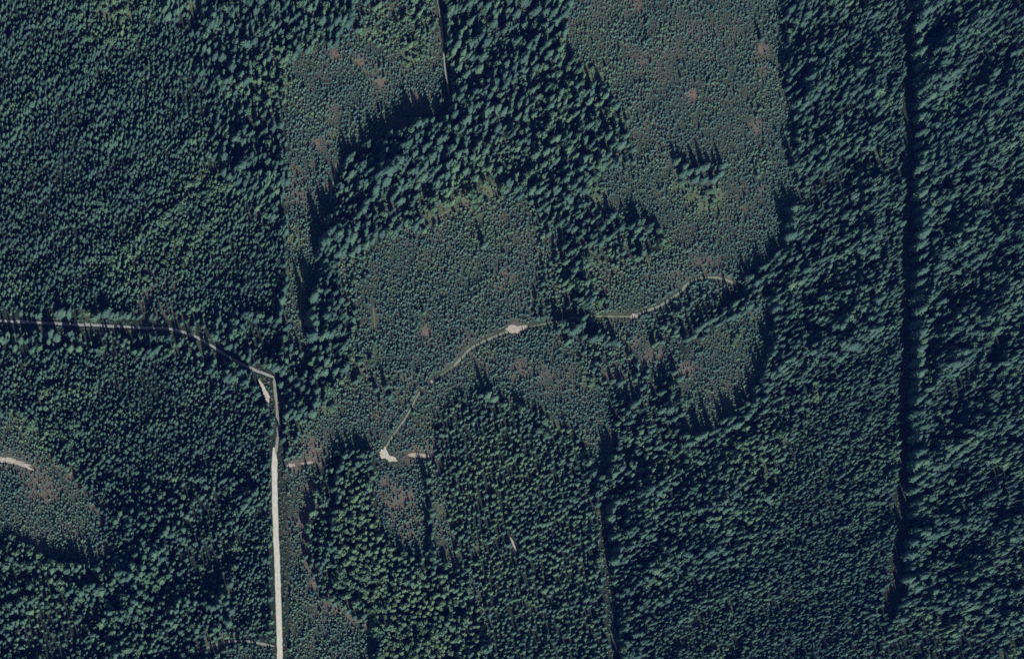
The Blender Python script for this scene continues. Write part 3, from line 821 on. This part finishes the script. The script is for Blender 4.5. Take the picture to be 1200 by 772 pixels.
# ------------------------------------------------------------------ scattering
def hexgrid(s, x0=-140, x1=1340, y0=-150, y1=920):
    xs = np.arange(x0, x1, s); ys = np.arange(y0, y1, s * .866)
    X, Y = np.meshgrid(xs, ys)
    X[1::2] += s / 2
    X = X + RNG.uniform(-.46, .46, X.shape) * s; Y = Y + RNG.uniform(-.46, .46, Y.shape) * s
    return X.ravel(), Y.ravel()


def far_from(px, py, lst):
    ok = np.ones(px.shape, bool)
    for qx, qy, d in lst:
        k = np.abs(px - qx) < d
        ok[k] &= np.hypot(px[k] - qx, py[k] - qy) > d
    return ok


def stand(kind, s, hmean, hlow, hrand, rr0, rr1, thin, tint, lowscale=22., seed=1):
    """crown-middle pixels on a jittered lattice -> base points, heights, radii, tints"""
    px, py = hexgrid(s)
    k = zone_of(px, py) == kind
    px, py = px[k], py[k]
    ua, va = (px - py) * .707, (px + py) * .707        # clumps run up to the right
    ln = vnoise(ua * .62, va * 1.25, lowscale, seed, 3)
    ln = np.clip((ln - .5) * 1.9, -.62, .62)
    h = hmean + ln * 1.6 * hlow + RNG.uniform(-1, 1, px.shape) * hrand
    half = np.full(px.shape, .5)
    if kind in (TALL, DENSE, LOOSE) and hmean > 8:
        h = h * (1 + (.25 if kind == LOOSE else .5) * spots(px, py, TALLER, half))
    gap = vnoise(px, py, lowscale * .7, seed + 50, 2)
    h = np.where(gap < thin + .1, h * .55, h)
    keep = (RNG.random(px.shape) > .03) & (gap > thin * .4)
    bx, by = px - LX * h * .5, py - LY * h * .5
    else_grass = spots(px, py, GRASS, np.full(px.shape, .5))
    if kind in (DENSE, TALL, YOUNG, LOOSE):
        keep &= RNG.random(px.shape) > .5 * else_grass
        h = h * (1 - .4 * else_grass)
    if kind in (SAP, MIX):
        keep &= RNG.random(px.shape) > .92 * np.clip(np.maximum(spots(px, py, GRASS, vnoise(px, py, 9., 77, 3)), spots(px, py, SOIL, vnoise(px, py, 9., 77, 3))) * 1.5 - .35, 0, 1)
    keep &= far_from(bx, by, placed_px) & far_from(px, py, bush_px)
    keep &= (road_dist(bx, by) > (2.7 if kind in (SAP, MIX) else 1.2)) & (h > 1)
    if kind != OPEN:
        keep &= zone_of(bx, by, 0) != OPEN
    px, py, h, bx, by = px[keep], py[keep], h[keep], bx[keep], by[keep]
    x, y = p2g(bx, by)
    if kind == SAP:
        h = np.where(RNG.random(h.shape) < .045, h * RNG.uniform(1.4, 2.4, h.shape), h)
    r = h * RNG.uniform(rr0, rr1, h.shape)
    if kind == SAP:
        r = np.minimum(r, 2.5)
    else:
        q = road_dist(bx, by) * .96 > r * .75
        px, py, h, bx, by, x, y, r = (v[q] for v in (px, py, h, bx, by, x, y, r))
    gm_ = spots(px, py, GRASS, vnoise(px, py, 9., 77, 3))
    tn = np.clip(tint + (vnoise(px, py, 30., seed + 90, 3) - .5) * 1.1 + RNG.uniform(-.3, .3, h.shape) + .3 * gm_ + .48 * spots(px, py, GREENER, np.full(px.shape, .5)), 0, 1)
    return x, y, h, r, tn


def instancer(name, label, cat, group, sets):
    """sets: list of (meshes, (x, y, h, r, tint)). One object whose points carry a tree each."""
    meshes = []
    X = []; SC = []; IX = []; TN = []
    for mes, (x, y, h, r, tn) in sets:
        base_i = len(meshes); meshes += mes
        X.append(np.stack([x, y, np.zeros_like(x)], 1)); SC.append(np.stack([r, r, h], 1))
        IX.append(base_i + RNG.integers(0, len(mes), len(x))); TN.append(tn)
    X = np.concatenate(X); SC = np.concatenate(SC); IX = np.concatenate(IX); TN = np.concatenate(TN)
    n = len(X)
    me = bpy.data.meshes.new(name)
    me.vertices.add(n); me.vertices.foreach_set('co', X.astype(np.float32).ravel())
    rot = np.stack([RNG.uniform(-.05, .05, n), RNG.uniform(-.05, .05, n), RNG.uniform(0, 6.28, n)], 1)
    for nm, ty, arr in (('scl', 'FLOAT_VECTOR', SC), ('rotn', 'FLOAT_VECTOR', rot), ('idx', 'INT', IX), ('tintp', 'FLOAT', TN)):
        at = me.attributes.new(nm, ty, 'POINT')
        at.data.foreach_set('vector' if ty == 'FLOAT_VECTOR' else 'value', arr.astype(np.int32 if ty == 'INT' else np.float32).ravel())
    me.update()
    o = bpy.data.objects.new(name, me); COL.objects.link(o)
    ng = bpy.data.node_groups.new(name, 'GeometryNodeTree')
    ng.interface.new_socket('Geometry', in_out='INPUT', socket_type='NodeSocketGeometry')
    ng.interface.new_socket('Geometry', in_out='OUTPUT', socket_type='NodeSocketGeometry')
    gi = ng.nodes.new('NodeGroupInput'); go = ng.nodes.new('NodeGroupOutput')
    ip = ng.nodes.new('GeometryNodeInstanceOnPoints')
    ip.inputs['Pick Instance'].default_value = True
    ng.links.new(gi.outputs[0], ip.inputs['Points'])
    jg = ng.nodes.new('GeometryNodeGeometryToInstance')
    for mes in reversed(meshes):
        src = bpy.data.objects.new(mes.name + '_source', mes)
        oi = ng.nodes.new('GeometryNodeObjectInfo')
        oi.inputs['Object'].default_value = src
        oi.inputs['As Instance'].default_value = False
        ng.links.new(oi.outputs['Geometry'], jg.inputs[0])
    ng.links.new(jg.outputs[0], ip.inputs['Instance'])
    for nm, ty, sock in (('scl', 'FLOAT_VECTOR', 'Scale'), ('rotn', 'FLOAT_VECTOR', 'Rotation'), ('idx', 'INT', 'Instance Index')):
        na = ng.nodes.new('GeometryNodeInputNamedAttribute'); na.data_type = ty
        na.inputs['Name'].default_value = nm
        ng.links.new([q for q in na.outputs if q.enabled and q.name == 'Attribute'][0], ip.inputs[sock])
    st = ng.nodes.new('GeometryNodeStoreNamedAttribute'); st.data_type = 'FLOAT'; st.domain = 'INSTANCE'
    st.inputs['Name'].default_value = 'tint'
    na = ng.nodes.new('GeometryNodeInputNamedAttribute'); na.data_type = 'FLOAT'; na.inputs['Name'].default_value = 'tintp'
    ng.links.new(ip.outputs[0], st.inputs[0])
    ng.links.new([q for q in na.outputs if q.enabled and q.name == 'Attribute'][0], [q for q in st.inputs if q.enabled and q.name == 'Value'][0])
    ng.links.new(st.outputs[0], go.inputs[0])
    md = o.modifiers.new('scatter', 'NODES'); md.node_group = ng
    o['kind'] = 'stuff'; o['label'] = label; o['category'] = cat
    print(name, n)
    return o


tall = stand(TALL, 5.8, 22, 14, 6, .105, .20, .16, .25, 30., 300)
dense = stand(DENSE, 4.6, 13.0, 5.5, 3.5, .13, .21, .08, .22, 17., 400)
young = stand(YOUNG, 5.6, 12, 3.5, 3.5, .17, .27, .10, .40, 18., 500)
hump = stand(HUMP, 6.2, 18, 5, 4, .15, .24, .04, .62, 20., 550)
mixc_ = stand(MIX, 6.6, 10.0, 8, 5, .17, .27, .34, .35, 18., 600)
loose = stand(LOOSE, 8.2, 25, 8, 6, .125, .20, .22, .25, 26., 620)
low = stand(LOOSE, 4.5, 5.5, 3.0, 2.0, .28, .42, .16, .5, 18., 640)
verge = stand(OPEN, 5.0, 3.2, 1.5, 1.5, .3, .45, .3, .55, 12., 650)
verge = tuple(q[np.abs(verge[0] - 445) > 60] for q in verge)
sapl = stand(SAP, 3.55, 4.8, 1.5, 1.5, .25, .40, .15, .35, 22., 700)
mixs = stand(MIX, 4.2, 4.6, 1.2, 1.2, .36, .48, .16, .5, 20., 800)
def split_broadleaf(st, p0):
    x, y, h, r, tn = st
    qx, qy = g2p(x, y, h * .5)
    b = RNG.random(len(x)) < p0 + 0.7 * spots(qx, qy, GREENER, np.full(qx.shape, .5)) ** 2
    bl = (x[b], y[b], h[b] * .8, np.clip(h[b] * .2, 2.2, 4.6) * RNG.uniform(.8, 1.2, b.sum()), np.clip(tn[b] * .8, 0, 1))
    return tuple(q[~b] for q in st), bl


tall, tall_b = split_broadleaf(tall, .07)
dense, dense_b = split_broadleaf(dense, .04)
hump, hump_b = split_broadleaf(hump, .15)
mixc_, mix_b = split_broadleaf(mixc_, .12)
loose, loose_b = split_broadleaf(loose, .1)
conifer_forest = instancer('mixed_forest', 'dense dark blue-green conifer forest with scattered paler broadleaf crowns around the clearings', 'forest', None,
                           [(ME_TALL, tall), (ME_DENSE, dense), (ME_YOUNG, young), (ME_DENSE, mixc_), (ME_YOUNG, verge), (ME_BRD, tall_b), (ME_BRD, dense_b), (ME_BRD, mix_b), (ME_TALL, loose), (ME_BRD, loose_b), (ME_YOUNG, low), (ME_TALL, hump), (ME_BRD, hump_b)])
# saplings: the larger ones along the tracks are things, the rest one mass
sx = np.concatenate([sapl[0], mixs[0]]); sy = np.concatenate([sapl[1], mixs[1]])
sh = np.concatenate([sapl[2], mixs[2]]); sr = np.concatenate([sapl[3], mixs[3]]); stn = np.concatenate([sapl[4], mixs[4]])
spx, spy = g2p(sx, sy)
TRACKSIDE = [
    ([(450, 528), (466, 503), (489, 464), (493, 458)], 'the sloping track'),
    ([(531, 430), (550, 409), (575, 396), (600, 387)], 'the curved pale track'),
    ([(742, 371), (765, 362), (790, 347), (799, 341)], 'the straight pale track'),
    ([(799, 341), (812, 328), (838, 325), (861, 333)], 'the hooked track end'),
    ([(355, 308), (353, 330), (352, 384)], 'the left wheel track'),
    ([(323, 600), (325, 665), (326.5, 710), (328, 768)], 'the straight gravel road'),
]
taken = np.zeros(len(sx), bool)
n_sap = 0
for pts, where in TRACKSIDE:
    d = seg_dist(spx, spy, pts)
    cand = np.where((d < (13 if 'gravel' in where else 6.5)) & ~taken)[0]
    # along-track order, each side apart
    along = np.zeros(len(cand)); side = np.zeros(len(cand)); best = np.full(len(cand), 1e9); run = 0
    for (xa, ya), (xb, yb) in zip(pts[:-1], pts[1:]):
        vx, vy = xb - xa, yb - ya; L = math.hypot(vx, vy)
        tt = np.clip(((spx[cand] - xa) * vx + (spy[cand] - ya) * vy) / (L * L), 0, 1)
        dd = np.hypot(spx[cand] - xa - tt * vx, spy[cand] - ya - tt * vy)
        b_ = dd < best
        best[b_] = dd[b_]; along[b_] = run + tt[b_] * L
        side[b_] = np.sign(vx * (spy[cand][b_] - ya) - vy * (spx[cand][b_] - xa))
        run += L
    vertical = abs(pts[-1][1] - pts[0][1]) > abs(pts[-1][0] - pts[0][0])
    up_going = pts[-1][1] < pts[0][1]
    start = ('bottom' if up_going else 'top') if vertical else 'left'
    for sgn in (-1, 1):
        if vertical:
            sname = ('right' if sgn > 0 else 'left') if up_going else ('left' if sgn > 0 else 'right')
        else:
            sname = 'lower' if sgn > 0 else 'upper'
        ids = cand[side == sgn]; al = along[side == sgn]
        ids = ids[np.argsort(al)][:40]
        for j, i_ in enumerate(ids):
            if n_sap >= 290:
                break
            taken[i_] = True; n_sap += 1
            o = bpy.data.objects.new('conifer_sapling', ME_SAP[rr.randrange(4)]); COL.objects.link(o)
            o.location = (sx[i_], sy[i_], 0); o.rotation_euler = (0, 0, rr.uniform(0, 6.28))
            k_ = 1.25
            o.scale = (sr[i_] * k_, sr[i_] * k_, sh[i_] * k_)
            o['tint'] = float(stn[i_])
            o['label'] = f'{ordinal(j + 1)} sapling from the {start} on the {sname} side of {where}'
            o['category'] = 'sapling'; o['group'] = f'saplings beside {where}'
print('individual saplings', n_sap)
g = ~taken
sapling_plantation = instancer('sapling_plantation', 'even carpet of small grey-green conifer saplings filling the clearings', 'plantation', None,
                               [(ME_SAP, (sx[g], sy[g], sh[g], sr[g], stn[g]))])

# low shrubs and bracken: ground cover
px, py = hexgrid(3.3)
zz = zone_of(px, py)
nzv = vnoise(px, py, 9., 77, 3)
sm = spots(px, py, SOIL, nzv); gmk = spots(px, py, GRASS, nzv)
pr = np.select([zz == SAP, zz == MIX, zz == OPEN, zz == LOOSE], [.28, .5, .35, .35], .0)
keep = (RNG.random(px.shape) < np.maximum(pr, np.where(zz == OPEN, 0, .4 * np.maximum(sm, gmk)))) & (road_dist(px, py) > 1.2)
px, py = px[keep], py[keep]
x, y = p2g(px, py)
hh = RNG.uniform(.5, 1.5, px.shape) + .5 * gmk[keep]
tn = np.clip(.12 + RNG.uniform(-.1, .25, px.shape) + .7 * sm[keep] - .1 * gmk[keep], 0, 1)
undergrowth = instancer('undergrowth', 'low green shrubs and reddish bracken covering the clearings and gaps', 'undergrowth', None,
                        [(ME_SHR, (x, y, hh, RNG.uniform(.8, 1.9, px.shape), tn))])
